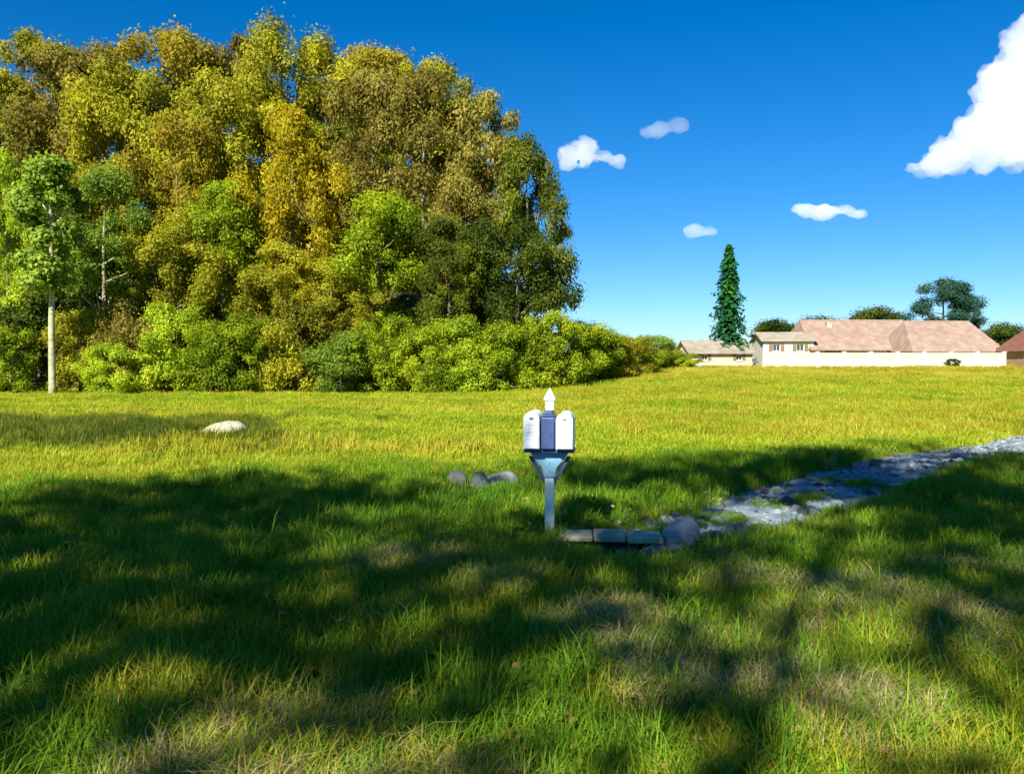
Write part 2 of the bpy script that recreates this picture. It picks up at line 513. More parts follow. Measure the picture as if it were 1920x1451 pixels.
# wooded hill: column, depth, top row, crown width in picture units
G_WOOD = 'broadleaf trees of the wooded hillside'
WOOD = [
 (985, 60, 262, 150, 'tall_a', 'moss', 'mossy green tree at the right-hand edge of the wood, against the blue sky'),
 (905, 64, 168, 185, 'round_a', 'grey', 'tall brownish green tree whose top borders the sky, next inward from the edge tree'),
 (800, 62, 140, 190, 'airy', 'grey', 'grey-olive tree with thin foliage and pale limbs near the wood\'s right end'),
 (700, 66, 120, 180, 'round_b', 'grey', 'brownish grey tree between the golden tree and the thin grey-olive one'),
 (548, 60, 195, 165, 'round_c', 'gold', 'golden yellow tree, the brightest autumn crown of the wood'),
 (445, 69, 105, 200, 'tall_b', 'olive', 'tall olive tree behind the golden tree on its left'),
 (335, 63, 205, 150, 'round_a', 'rust', 'rusty orange-brown tree left of the golden tree'),
 (240, 69, 110, 190, 'round_b', 'olive', 'olive tree rising behind the blue-green tree'),
 (205, 58, 315, 175, 'airy', 'bluegreen', 'blue-green tree with drooping foliage beside the pale-trunked birch'),
 (12, 58, 290, 130, 'tall_a', 'lime', 'lime green tree cut by the left edge of the view'),
 (130, 73, 100, 180, 'tall_a', 'grey', 'high grey-green tree behind the pale-trunked birch'),
 (15, 74, 130, 180, 'round_c', 'olive', 'olive tree at the far left on the upper slope'),
 (425, 59, 335, 150, 'round_c', 'green', 'fresh green tree lower left of the golden crown'),
 (715, 58, 350, 165, 'round_b', 'green', 'mid-green tree standing below the brownish grey crown'),
 (625, 61, 300, 130, 'airy', 'grey', 'thin brownish tree just right of the golden crown'),
 (840, 57.5, 400, 130, 'round_c', 'moss', 'small mossy green tree low in front of the thin grey-olive tree'),
 (965, 57.5, 400, 150, 'tall_b', 'dark', 'dark green tree under the right-hand edge of the wood'),
 (870, 60, 300, 120, 'tall_b', 'grey', 'slim brownish tree below the tall brownish green sky-line tree'),
 (520, 57, 450, 150, 'round_a', 'olive', 'yellow-olive tree directly below the golden crown'),
 (320, 57, 390, 150, 'tall_b', 'olive', 'slim olive tree below the rusty orange-brown crown'),
 (620, 56.5, 480, 140, 'round_c', 'olive', 'low olive tree in the middle of the wood\'s lower edge'),
 (70, 82, 60, 190, 'round_a', 'olive', 'hilltop tree above the left edge of the wood'),
 (200, 84, 85, 190, 'round_c', 'grey', 'hilltop grey tree above the blue-green tree'),
 (330, 83, 50, 200, 'round_b', 'rust', 'hilltop rusty tree behind the orange-brown one'),
 (455, 85, 70, 180, 'round_a', 'grey', 'hilltop grey tree above the tall olive tree'),
 (580, 82, 45, 200, 'tall_b', 'olive', 'hilltop olive tree above the golden crown'),
 (700, 84, 85, 180, 'round_a', 'rust', 'hilltop brown tree above the brownish grey tree'),
 (810, 80, 110, 170, 'round_c', 'olive', 'hilltop olive tree nearest the sky on the right'),
 (390, 76, 260, 190, 'round_b', 'moss', 'mossy tree in the gap between the rusty and the golden crown'),
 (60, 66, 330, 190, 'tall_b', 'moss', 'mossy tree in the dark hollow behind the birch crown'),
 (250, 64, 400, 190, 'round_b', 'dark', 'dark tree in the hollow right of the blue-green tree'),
 (640, 76, 230, 190, 'round_a', 'moss', 'mossy tree in the gap right of the golden crown'),
]
rnd = random.Random(5)
for k, (px, d, ty, w, kind, pal, lab) in enumerate(WOOD):
    plant_tree('broadleaf_tree', kind, at(px, d), d, zpx(ty, d), w/2/F*d*1.12, pal, lab, 'tree', G_WOOD,
               BARK_GREY if pal in ('grey', 'bluegreen') else BARK, rnd.uniform(0, 6.28))

# birch with a pale bare stem
def birch(px, d, ty, w):
    x, y = at(px, d), d
    zb = gz(x, y); H = zpx(ty, d) - zb
    root = empty('birch_tree', (x, y, zb))
    tag(root, 'birch with a straight pale bare trunk and light green crown near the left edge', 'tree', 'trees along the foot of the wood')
    rng = np.random.default_rng(77)
    cm, cl = crown_mesh('birch_crown', 77, w/2/F*d, H*.46, H*.97, 50, 11000, .18, 'tall', (.2,.38), mats=[LEAF['birch']])
    mb = MB()
    mb.tube([(0,0,-.3),(.03,0,.5),(.0,.04,H*.3),(.08,0,H*.5),(.02,.05,H*.75),(.05,0,H*.95)], [.25,.21,.18,.14,.09,.03], 10)
    for c in cl[:12]:
        s = Vector((.05, 0, max(H*.42, c[2]-1.6)))
        mb.tube([s, s.lerp(Vector(c[:3]), .5)+Vector((0,0,.2)), Vector(c[:3])], [.07,.045,.012], 5, False)
    mb.build('trunk', BARK_PALE, root, True)
    link('crown', cm, root)
birch(97, 50.5, 300, 120)

# shrubs along the foot of the wood
G_SHRUB = 'shrubs along the foot of the wood'
SHRUB = [
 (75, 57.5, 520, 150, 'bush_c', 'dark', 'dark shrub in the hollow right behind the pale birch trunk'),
 (20, 53.5, 610, 110, 'bush_b', 'green', 'green shrub at the left edge, left of the birch trunk'),
 (150, 54.5, 575, 120, 'bush_a', 'olive', 'olive shrub right beside the pale birch trunk'),
 (232, 53.5, 560, 110, 'bush_c', 'grey', 'brownish olive shrub second to the right of the birch'),
 (205, 52.0, 640, 110, 'bush_b', 'lime', 'low lime-green shrub at the meadow edge right of the birch'),
 (320, 54, 565, 120, 'bush_a', 'lime', 'yellow-green shrub with feathery top, third to the right of the birch'),
 (395, 53.5, 600, 110, 'bush_c', 'green', 'green shrub with dark hollow beneath it'),
 (470, 54, 585, 120, 'bush_b', 'green', 'green shrub below the yellow-olive tree'),
 (560, 54.5, 550, 130, 'bush_a', 'olive', 'broad light olive shrub at the middle of the wood\'s foot'),
 (640, 53.5, 620, 120, 'bush_c', 'bluegreen', 'darker green shrub at the middle of the meadow edge'),
 (720, 54, 590, 120, 'bush_b', 'green', 'green shrub below the mid-green tree'),
 (800, 53.5, 610, 110, 'bush_a', 'green', 'rounded mid-green shrub right of the middle of the meadow edge'),
 (870, 54.5, 590, 120, 'bush_a', 'lime', 'bright yellow-green shrub left of the mailbox post\'s top'),
 (945, 54, 600, 110, 'bush_c', 'green', 'green shrub just above and left of the mailboxes'),
 (1020, 56, 580, 120, 'bush_b', 'green', 'dark green shrub under the wood\'s right-hand edge'),
 (1085, 60, 600, 110, 'bush_a', 'green', 'first green shrub clear of the wood, above the mailboxes'),
 (1150, 66, 625, 95, 'bush_b', 'olive', 'olive shrub sloping down from the wood towards the village'),
 (1205, 74, 640, 80, 'bush_c', 'green', 'last green shrub before the gap left of the village'),
 (1255, 90, 655, 70, 'bush_a', 'lime', 'pale green shrub left of the pinkish cottage'),
 (1118, 63, 612, 90, 'bush_c', 'green', 'green shrub filling the hedge between olive shrub and the wood'),
 (1180, 70, 628, 85, 'bush_a', 'olive', 'olive-green shrub in the hedge just before its lower end'),
 (1232, 82, 645, 80, 'bush_b', 'moss', 'mossy low shrub near the right end of the hedge'),
 (1282, 91, 662, 60, 'bush_c', 'green', 'lowest shrub at the very end of the hedge against the cottage'),
]
for k, (px, d, ty, w, kind, pal, lab) in enumerate(SHRUB):
    plant_tree('shrub', kind, at(px, d), d, zpx(ty, d), w/2/F*d*1.15, pal, lab, 'shrub', G_SHRUB, BARK, rnd.uniform(0, 6.28))

# ------------------------------------------------------------------ conifer in the village
def conifer(px, d, ty, w, label):
    x, y = at(px, d), d
    zb = gz(x, y); H = zpx(ty, d) - zb; R = w/2/F*d
    root = empty('conifer_tree', (x, y, zb))
    tag(root, label, 'conifer')
    rng = np.random.default_rng(9)
    C, N = [], []
    nb = 330
    for i in range(nb):
        t = (i+0.5)/nb                         # 0 at the foot, 1 at the tip
        a = i*2.39996 + rng.uniform(-.3, .3)
        rr = R*(1-t)**0.70*rng.uniform(.55, 1.18)*(1+.14*math.sin(t*31+a*.7)) + 0.10
        z = H*(.05 + .93*t)
        for q in range(20):
            s = rng.uniform(.12, 1)
            C.append((rr*s*math.cos(a)+rng.normal()*.09, rr*s*math.sin(a)+rng.normal()*.09, z - .38*rr*s*s + rng.normal()*.09 + .1*s))
            N.append((math.cos(a)*.5+rng.normal()*.4, math.sin(a)*.5+rng.normal()*.4, .8+rng.normal()*.3))
    V, Fq = leaves_np(rng, np.array(C), np.array(N), .24, .2, 2.2)
    mb = MB(); mb.tube([(0,0,-.3),(0,0,H*.3),(0,0,H*.7),(0,0,H*.99)], [.28,.2,.1,.02], 8)
    for i in range(40):
        t = (i+.5)/40; a = i*2.4; rr = R*(1-t)**.62*.9
        mb.tube([(0,0,H*(.05+.93*t)), (rr*math.cos(a), rr*math.sin(a), H*(.05+.93*t)-.3*rr)], [.05,.012], 4, False)
    mb.build('trunk', BARK, root, True)
    link('crown', mesh_np('conifer_crown', V, Fq, [LEAF['fir']]), root)
conifer(1366, 99, 458, 92, 'tall dark narrow conifer standing alone between the pinkish cottage and the white house')

# dark tree behind the big roof and small dark crowns on the sky-line
plant_tree('broadleaf_tree', 'round_b', at(1768, 118), 118, zpx(518, 118), 3.9, 'teal',
           'large dark blue-green tree rising behind the ridge of the long house', 'tree', 'trees behind the village', BARK)
plant_tree('broadleaf_tree', 'round_c', at(1812, 119), 119, zpx(548, 119), 2.6, 'teal',
           'smaller dark tree leaning out right of the large dark blue-green one', 'tree', 'trees behind the village', BARK)
for px, ty, w, lab in ((1458, 598, 90, 'low dark tree top behind the cream-white low house'),
                       (1535, 592, 100, 'dark rounded tree top at the left end of the long pink roof'),
                       (1650, 575, 110, 'grey-green tree top peeping over the left half of the long roof'),
                       (1225, 628, 100, 'pale distant tree in the gap left of the conifer'),
                       (1880, 604, 80, 'dark tree top between long house and the brick-red roof')):
    plant_tree('broadleaf_tree', ('bush_a', 'bush_b', 'bush_c')[int(px) % 3], at(px, 125), 125, zpx(ty, 125), w/2/F*125*1.25, 'dark' if px != 1225 else 'birch',
               lab, 'tree', 'trees behind the village', BARK)

# ------------------------------------------------------------------ village houses
M_CREAM = surf('cream_render', (.42,.39,.29), (.52,.49,.38), 1.2, .9, .15)
M_WHITE = surf('white_render', (.46,.45,.39), (.56,.55,.48), 1.2, .9, .15)
M_PINKW = surf('pink_render', (.42,.32,.24), (.50,.40,.31), 1.2, .9, .15)
M_ORANGE = surf('orange_render', (.34,.20,.10), (.42,.27,.15), 1.2, .9, .15)
M_TILE = surf('faded_pink_tile', (.21,.14,.11), (.26,.18,.14), 1.0, .9, .5, 9, c3=(.31,.25,.205))
M_TILE_R = surf('brick_red_tile', (.14,.06,.04), (.22,.10,.06), 2.5, .9, .5, 9)
M_TILE_G = surf('grey_slate', (.12,.13,.14), (.20,.21,.22), 2.5, .8, .4, 9)
M_FRAME = surf('frame_paint', (.55,.52,.45), (.62,.6,.52), 4, .6, 0)
M_SHUT = surf('shutter_wood', (.13,.08,.05), (.20,.13,.08), 4, .7, .2)
M_STONE = surf('chimney_stone', (.34,.29,.23), (.45,.40,.32), 4, .9, .4)
M_DOOR = surf('dark_door_wood', (.03,.028,.022), (.06,.05,.04), 4, .7, .2)
def glass_mat():
    m, n, l, out = nodes('window_glass')
    p = n.new('ShaderNodeBsdfPrincipled'); p.inputs['Base Color'].default_value = (.03,.04,.05,1)
    p.inputs['Roughness'].default_value = .08; p.inputs['Specular IOR Level'].default_value = .8
    l.new(p.outputs[0], out.inputs[0]); return m
M_GLASS = glass_mat()

def house(name, label, x, y, rz, w, dep, hw, hr, wallm, tilem, wins=(), door=None, chim=(), hip=0.0, zb=None, arch=None, cat='house'):
    """box of width w (local x), depth dep (y), wall height hw, roof rise hr with the ridge along x; the front faces local -y.
    The front wall is built round its openings so windows and doors sit back in it."""
    z0 = gz(x, y) if zb is None else zb
    root = empty(name, (x, y, z0), rz); tag(root, label, cat, 'houses of the village')
    T = .3
    opens = [(cx-ww/2, cx+ww/2, cz, cz+wh) for cx, cz, ww, wh in wins]
    if door: opens.append((door[0]-door[1]/2, door[0]+door[1]/2, 0.0, door[2]))
    if arch: opens.append((arch[0]-arch[1]/2, arch[0]+arch[1]/2, 0.0, arch[2]))
    mb = MB()
    cuts = sorted({-w/2, w/2, *[o[0] for o in opens], *[o[1] for o in opens]})
    for a, b in zip(cuts[:-1], cuts[1:]):
        m_ = (a+b)/2
        z = -1.0
        for o in sorted([o for o in opens if o[0] < m_ < o[1]], key=lambda o: o[2]):
            if o[2] > z: mb.box(a, b, 0, T, z, o[2])
            z = o[3]
        mb.box(a, b, 0, T, z, hw)
    mb.box(-w/2, -w/2+T, T, dep-T, -1, hw); mb.box(w/2-T, w/2, T, dep-T, -1, hw); mb.box(-w/2, w/2, dep-T, dep, -1, hw)
    if not hip:
        for s in (-1, 1):
            x0, x1 = sorted((s*w/2, s*(w/2-T)))
            mb.add([(x0,0,hw),(x1,0,hw),(x0,dep,hw),(x1,dep,hw),(x0,dep/2,hw+hr-.05),(x1,dep/2,hw+hr-.05)],
                   [[0,1,5,4],[2,4,5,3],[0,4,2],[1,3,5],[0,2,3,1]])
    mb.build('wall', wallm, root)
    # roof: two thick pitched slabs with overlapping tile courses
    oh, e = .45, .35
    rf = MB()
    for s in (0, 1):
        nrow = 10
        for k in range(nrow):
            t0, t1 = k/nrow, (k+1)/nrow
            sl = hr/(dep/2)
            def pt(t): 
                yy = -oh + t*(dep/2+oh); return (yy if s == 0 else dep-yy), hw - oh*sl + t*(dep/2+oh)*sl
            (ya, za), (yb, zb_) = pt(t0), pt(t1)
            xa = w/2+e - hip*t0; xb = w/2+e - hip*t1
            lift = .05
            rf.add([(-xa,ya,za),(xa,ya,za),(xb,yb,zb_),(-xb,yb,zb_),(-xa,ya,za+.12+lift),(xa,ya,za+.12+lift),(xb,yb,zb_+.12),(-xb,yb,zb_+.12)],
                   [[0,1,2,3],[4,7,6,5],[0,4,5,1],[1,5,6,2],[2,6,7,3],[3,7,4,0]])
    if hip:
        for s in (-1, 1):
            rf.add([(s*(w/2+e), -oh, hw-oh*hr/(dep/2)+.1), (s*(w/2+e), dep+oh, hw-oh*hr/(dep/2)+.1), (s*(w/2+e-hip), dep/2, hw+hr+.11)], [[0,1,2]])
    roof = rf.build('roof', tilem, root)
    MB().tube([(-(w/2+e-hip), dep/2, hw+hr+.12), (w/2+e-hip, dep/2, hw+hr+.12)], [.11,.11], 8).build('ridge_tiles', tilem, roof)
    for cx, cy, ch in chim:
        zt = hw + hr*(1-abs(cy-dep/2)/(dep/2))
        MB().box(cx-.32, cx+.32, cy-.25, cy+.25, zt-.4, zt+ch).box(cx-.38, cx+.38, cy-.31, cy+.31, zt+ch, zt+ch+.1).build('chimney', M_STONE, roof)
    for cx, cz, ww, wh in wins:
        fr = MB(); f = .07; yy0, yy1 = .12, .2
        fr.box(cx-ww/2, cx-ww/2+f, yy0, yy1, cz, cz+wh).box(cx+ww/2-f, cx+ww/2, yy0, yy1, cz, cz+wh)
        fr.box(cx-ww/2+f, cx+ww/2-f, yy0, yy1, cz, cz+f).box(cx-ww/2+f, cx+ww/2-f, yy0, yy1, cz+wh-f, cz+wh)
        fr.box(cx-.025, cx+.025, yy0, yy1, cz+f, cz+wh-f)
        wo_ = fr.build('window', M_FRAME, root)
        MB().box(cx-ww/2+f, cx+ww/2-f, .15, .17, cz+f, cz+wh-f).build('pane', M_GLASS, wo_)
        MB().box(cx-ww/2-.08, cx+ww/2+.08, -.08, .0, cz-.1, cz-.003).build('sill', M_STONE, wo_)
        for s in (-1, 1):
            xa, xb = sorted((cx+s*(ww/2+.03), cx+s*(ww/2+.03+ww*.48)))
            MB().box(xa, xb, -.06, -.01, cz, cz+wh).build('shutter', M_SHUT, wo_)
    if door:
        dx, dw, dh = door
        do = MB().box(dx-dw/2, dx+dw/2, .15, .22, 0, dh).build('door', M_SHUT, root)
        MB().box(dx+dw/2-.16, dx+dw/2-.1, .09, .15, 1.0, 1.06).build('handle', M_STONE, do)
    if arch:
        ax, aw, ah = arch
        r = aw/2; sp = ah - r
        pts_ = [(ax-r, 0), (ax+r, 0)] + [(ax+r*math.cos(t), sp+r*math.sin(t)) for t in np.linspace(0, PI, 13)]
        MB().prism(pts_, .24, .3).build('barn_door', M_DOOR, root)
        sp_pts = []
        for s in (-1, 1):
            corner = [(ax+s*r, ah)] + [(ax+s*r*math.cos(t), sp+r*math.sin(t)) for t in np.linspace(0, PI/2, 8)]
            sp_pts.append(corner)
        m2 = MB()
        for c in sp_pts: m2.prism(c, .001, T-.001)
        m2.build('arch_corner', wallm, root)
    return root

M_TILE_P = surf('sun_bleached_tile', (.19,.16,.125), (.27,.24,.19), 1.0, .9, .5, 9, c3=(.32,.29,.24))
house('cottage', 'low pale pinkish cottage, leftmost building, at the foot of the tall conifer', at(1352, 96), 96, RAD(6), 7.2, 5.0, 1.5, 1.2,
      M_PINKW, M_TILE_P, wins=((-1.9, .55, .7, .7), (2.1, .55, .7, .7)), zb=gz(at(1352,96),96)+.3)
house('white_house', 'cream-white low house between the conifer and the long pink-roofed house', at(1478, 103), 103, RAD(-4), 6.0, 6.0, 3.3, .9,
      M_WHITE, M_TILE_P, wins=((-1.4, 2.0, .9, .8), (1.4, 2.0, .9, .8)))
house('long_house', 'long low house with a washed-out pink tiled roof behind the cream boundary wall', at(1632, 103), 103, RAD(3), 14.5, 10.5, 2.4, 3.5,
      M_CREAM, M_TILE, wins=((-4.6, 1.5, 1.0, .7), (3.0, 1.5, 1.0, .7)), chim=((-3.5, 3.9, .6),), hip=.9)
house('hip_roofed_house', 'house with a hipped pinkish roof in front of the large dark blue-green tree', at(1795, 99), 99, RAD(5), 10.8, 8.5, 2.2, 3.3,
      M_WHITE, M_TILE, wins=((3.2, 1.2, 1.0, .7),), hip=1.6)
house('red_roofed_house', 'house with brick-red roof and orange wall cut by the right edge', at(1992, 92), 92, RAD(-6), 7.6, 7.0, 1.9, 2.6,
      M_ORANGE, M_TILE_R, wins=((-2.3, .7, .8, .9), (0.2, .7, .8, .9)), hip=2.6, zb=gz(at(1992, 92), 92)+.2)
# boundary wall: panels between piers
wx0, wx1, wy = at(1432, 93.5), at(1882, 93.5), 93.5
wall_root = empty('boundary_wall', (wx0, wy, gz((wx0+wx1)/2, wy)))
tag(wall_root, 'long cream boundary wall with piers at the top of the meadow in front of the houses', 'wall')
npan = 9; pl = (wx1-wx0)/npan
pan = MB().box(.16, pl-.16, -.06, .06, -.4, 1.55).mesh('wall_panel', M_CREAM)
cop = MB().box(.16, pl-.16, -.11, .11, 1.553, 1.64).mesh('coping', M_WHITE)
pier = MB().box(-.157, .157, -.15, .15, -.4, 1.72).box(-.2, .2, -.2, .2, 1.72, 1.80).mesh('pier', M_WHITE)
for k in range(npan+1):
    if k < npan:
        a = link('wall_panel', pan, wall_root); a.location = (k*pl, 0, 0)
        link('coping', cop, a)
    link('pier', pier, wall_root).location = (k*pl, 0, 0)
plant_tree('shrub', 'bush_b', at(1786, 91.5), 91.5, zpx(671, 91.5), .95, 'dark', 'small dark round shrub in front of the cream boundary wall', 'shrub', 'shrubs by the wall', BARK)

# ------------------------------------------------------------------ clouds
def cloud_material(name, dens):
    m, n, l, out = nodes(name)
    v = n.new('ShaderNodeVolumePrincipled')
    v.inputs['Color'].default_value = (.985,.99,1.0,1)
    v.inputs['Density'].default_value = dens
    v.inputs['Anisotropy'].default_value = 0.0
    l.new(v.outputs[0], out.inputs['Volume'])
    return m
CT = bpy.data.textures.new('cloud_billow', 'CLOUDS'); CT.noise_scale = 26; CT.noise_depth = 3
CT2 = bpy.data.textures.new('cloud_ragged', 'CLOUDS'); CT2.noise_scale = 9; CT2.noise_depth = 4

def ico(sub=2):
    import bmesh
    bm = bmesh.new(); bmesh.ops.create_icosphere(bm, subdivisions=sub, radius=1)
    v = np.array([x.co[:] for x in bm.verts]); f = [[q.index for q in p.verts] for p in bm.faces]; bm.free()
    return v, f
IV, IF = ico(3)

def cloud(label, blobs, dens, d=1100.0, voxel=3.0, disp=9.0):
    """blobs: column, row, half width, half height in picture units"""
    cx = sum(b[0] for b in blobs)/len(blobs); cy = sum(b[1] for b in blobs)/len(blobs)
    u = d/F
    mb = MB()
    rng = random.Random(int(cx))
    for bx, by, hw, hh in blobs:
        yo = rng.uniform(-.3, .3)*hw*u
        mb.add([((bx-cx)*u + v[0]*hw*u, yo + v[1]*max(hw, hh)*u*.8, -(by-cy)*u + v[2]*hh*u) for v in IV], IF)
    o = mb.build('cloud', cloud_material('cloud_vapour', dens), None, True)
    o.location = ((cx-960)*u, d, CAM_H + (690-cy)*u)
    r = o.modifiers.new('merge', 'REMESH'); r.mode = 'VOXEL'; r.voxel_size = voxel; r.use_smooth_shade = True
    dm = o.modifiers.new('billow', 'DISPLACE'); dm.texture = CT; dm.strength = disp; dm.mid_level = .5; dm.texture_coords = 'LOCAL'
    d2 = o.modifiers.new('ragged', 'DISPLACE'); d2.texture = CT2; d2.strength = disp*.38; d2.mid_level = .5; d2.texture_coords = 'LOCAL'
    tag(o, label, 'cloud', 'fair-weather clouds in the blue sky')
cloud('big bright white cloud with a flat base in the upper right corner',
      [(1745,312,42,20),(1790,292,50,34),(1840,262,60,60),(1900,250,80,75),(1960,230,110,95),(2060,230,120,100),(1900,170,70,70),(1985,120,90,80),(2150,270,110,60),
       (1930,80,50,50), (2060,70,90,70)], .020, voxel=3, disp=32)
cloud('small puffy white cloud close to the right side of the wood', [(1062,292,20,24),(1095,285,30,24),(1128,298,22,14),(1150,304,20,10)], .030, voxel=1.8, disp=24)
cloud('faint wisp of cloud near the top, right of the small puffy one', [(1240,245,26,14),(1268,240,22,16),(1215,250,18,7)], .011, voxel=2.0, disp=14)
cloud('low flat white cloud midway between conifer and big cloud', [(1505,394,26,14),(1540,398,30,13),(1575,396,26,10),(1600,404,18,6)], .030, voxel=1.8, disp=15)
cloud('faint little cloud just left above the conifer tip', [(1300,432,22,11),(1322,436,22,11)], .020, voxel=1.8, disp=12)

# ------------------------------------------------------------------ trees behind the viewer whose shade covers the foreground
def shade_tree(x, y, H, R, zb0, n, seed, label):
    root = empty('shade_tree', (x, y, gz(x, y)))
    tag(root, label, 'tree', 'tall trees behind the viewpoint')
    cm, cl = crown_mesh('shade_crown', seed, R, zb0, H, 60, n, .25, 'tall', (.18,.36), mats=[LEAF['green']], top=.93)
    link('trunk', trunk_mesh('shade_trunk', seed, H*.95, .17, cl, BARK, 7), root)
    link('crown', cm, root)
for sx, sh, sn, slab in ((-25.0, 13.9, 3300, 'tall tree furthest left behind the viewpoint'),
                         (-18.5, 15.6, 3700, 'tall tree second from the left behind the viewpoint'),
                         (-12.0, 17.8, 3500, 'tall tree third from the left behind the viewpoint'),
                         (-5.5, 20.0, 3000, 'tall tree nearest the middle behind the viewpoint'),
                         (1.0, 22.2, 3000, 'tall tree behind the viewpoint that shades the wash'),
                         (7.5, 23.0, 2600, 'tallest tree behind the viewpoint on the far right')):
    shade_tree(sx, -12.0, sh, 4.6, sh*.62, sn, 300 + int(sh), slab)

# ------------------------------------------------------------------ twin mailboxes on a pale post
M_BOXW = surf('white_enamel', (.72,.78,.82), (.84,.88,.90), 5, .4, .06, 30)
M_BOXN = surf('navy_plastic', (.025,.045,.14), (.045,.08,.20), 6, .45, .05, 30)
M_BOXB = surf('steel_blue_paint', (.12,.27,.42), (.19,.37,.52), 6, .5, .08, 30)
M_POST = surf('weathered_pale_post', (.60,.66,.56), (.80,.84,.74), 9, .8, .4, 40)
M_BOLT = surf('dull_steel', (.20,.20,.20), (.30,.30,.30), 9, .4, .1)

def arch_pts(cx, z0, w, h, n=10):
    r = w/2
    return [(cx-r, z0), (cx+r, z0)] + [(cx+r*math.cos(t), z0+h-r+r*math.sin(t)) for t in np.linspace(0, PI, n)]

def build_mailboxes():
    x, y = at(1031, 8.5), 8.5
    root = empty('mailbox_stand', (x, y, gz(x, y)), RAD(-7))
    tag(root, 'twin white mailboxes with a navy tube between them on a pale post', 'mailbox')
    MB().box(-.047, .047, -.045, .045, -.3, .985).build('post', M_POST, root, bevel=.006)
    po = MB().box(-.040, .040, -.040, .040, 1.262, 1.36)
    po.build('finial_block', M_POST, root, bevel=.005)
    MB().add([(-.055,-.055,1.362),(.055,-.055,1.362),(.055,.055,1.362),(-.055,.055,1.362),(-.055,-.055,1.385),(.055,-.055,1.385),(.055,.055,1.385),(-.055,.055,1.385),(0,0,1.485)],
             [[0,3,2,1],[0,1,5,4],[1,2,6,5],[2,3,7,6],[3,0,4,7],[4,5,8],[5,6,8],[6,7,8],[7,4,8]]).build('post_cap', M_POST, root)
    # blue bracket that widens from the post to the cross arm
    MB().prism([(-.052,.60),(.052,.60),(.075,.70),(.165,.80),(.19,.848),(-.19,.848),(-.165,.80),(-.075,.70)], -.066, -.047).build('bracket_plate', M_BOXB, root, bevel=.004)
    for s in (-1, 1):
        MB().add([(s*.05,-.03,.52),(s*.05,.03,.52),(s*.21,-.03,.80),(s*.21,.03,.80),(s*.05,-.03,.58),(s*.05,.03,.58),(s*.17,-.03,.80),(s*.17,.03,.80)],
                 [[0,1,3,2],[4,6,7,5],[0,2,6,4],[1,5,7,3]]).build('brace', M_BOXN, root)
    MB().box(-.25, .25, -.15, .15, .85, .885).build('cross_arm', M_BOXN, root, bevel=.004)
    for cx, w, dz in ((-.163, .158, .0), (.158, .165, -.01)):
        bx = MB().prism(arch_pts(cx, .888, w, .37+dz), -.22, .24).build('mailbox', M_BOXW, root, bevel=.006)
        MB().prism(arch_pts(cx, .898, w-.014, .352+dz), -.232, -.2215).build('box_door', M_BOXW, bx, bevel=.004)
        MB().box(cx-.018, cx+.018, -.248, -.2325, 1.19+dz, 1.205+dz).build('latch', M_BOLT, bx)
        for zz in (.99, 1.06, 1.13):
            MB().box(cx-w*.34, cx+w*.34, -.2355, -.2325, zz, zz+.008).build('door_rib', M_BOXW, bx)
    MB().box(-.072, .060, -.20, .16, .888, 1.20).build('newspaper_tube', M_BOXN, root, bevel=.012)
    MB().prism([(-.060,1.203),(.048,1.203),(.03,1.255),(-.045,1.255)], -.18, .12).build('tube_lid', M_BOXN, root, bevel=.006)
    for z in (.66, .74):
        MB().tube([(0,-.074,z),(0,-.066,z)], [.011,.011], 8).build('bolt', M_BOLT, root)
build_mailboxes()

# ------------------------------------------------------------------ stones and slab
M_ROCK = surf('grey_brook_stone', (.17,.18,.18), (.30,.31,.31), 7, .75, .6, 25)
M_PEB = surf('pale_blue_grey_pebble', (.17,.22,.25), (.25,.31,.34), 8, .7, .4, 30)
M_ROCKD = surf('dark_wet_stone', (.04,.045,.045), (.09,.10,.10), 7, .4, .6, 25)
M_ROCKP = surf('pale_limestone', (.20,.20,.13), (.36,.35,.24), 5, .85, .8, 25, c3=(.45,.44,.33))
def rock_mesh(seed, mat):
    import bmesh
    bm = bmesh.new(); bmesh.ops.create_icosphere(bm, subdivisions=3, radius=1)
    rng = random.Random(seed); off = Vector((rng.uniform(0, 50), rng.uniform(0, 50), rng.uniform(0, 50)))
    pl = [(Vector((rng.gauss(0,1), rng.gauss(0,1), rng.gauss(0,1))).normalized(), rng.uniform(.62,.88)) for _ in range(9)]
    for v in bm.verts:
        p = v.co.copy()
        for nn, dd in pl:
            s = p.dot(nn)
            if s > dd: p -= nn*(s-dd)*.85
        p *= 1 + .10*mnoise.noise(v.co*2.2+off) + .04*mnoise.noise(v.co*6+off)
        v.co = p
    me = bpy.data.meshes.new('stone'); bm.to_mesh(me); bm.free(); me.materials.append(mat)
    me.polygons.foreach_set('use_smooth', [True]*len(me.polygons)); return me
ROCKS = [rock_mesh(s, M_ROCK) for s in (1, 2, 3, 4)]
def stone(x, y, sx, sy, sz, mat, label, k=0, rz=0, group='stones along the wash', sink=.35, z=None):
    o = link('stone', ROCKS[k % 4])
    o.location = (x, y, (gz(x, y) if z is None else z) + sz*(1-sink*2)*.5)
    o.scale = (sx, sy, sz); o.rotation_euler = (0, 0, rz)
    own_material(o, mat)
    tag(o, label, 'stone', group)
stone(1.66, 8.35, .20, .18, .25, M_PEB, 'upright blue-grey stone at the right end of the slab', 0, .4, z=.0)
stone(2.02, 8.5, .20, .16, .11, M_ROCKD, 'flat dark stone right of the upright blue-grey stone', 1, 1.1)
stone(3.05, 9.75, .17, .13, .10, M_ROCK, 'small grey stone on the near bank of the bend of the wash', 2, .2)
stone(3.75, 11.0, .30, .22, .16, M_ROCK, 'largest grey stone at the near side of the wash', 3, .9)
stone(4.25, 11.15, .22, .18, .13, M_ROCKD, 'dark wet stone beside the largest grey stone', 0, 2.0)
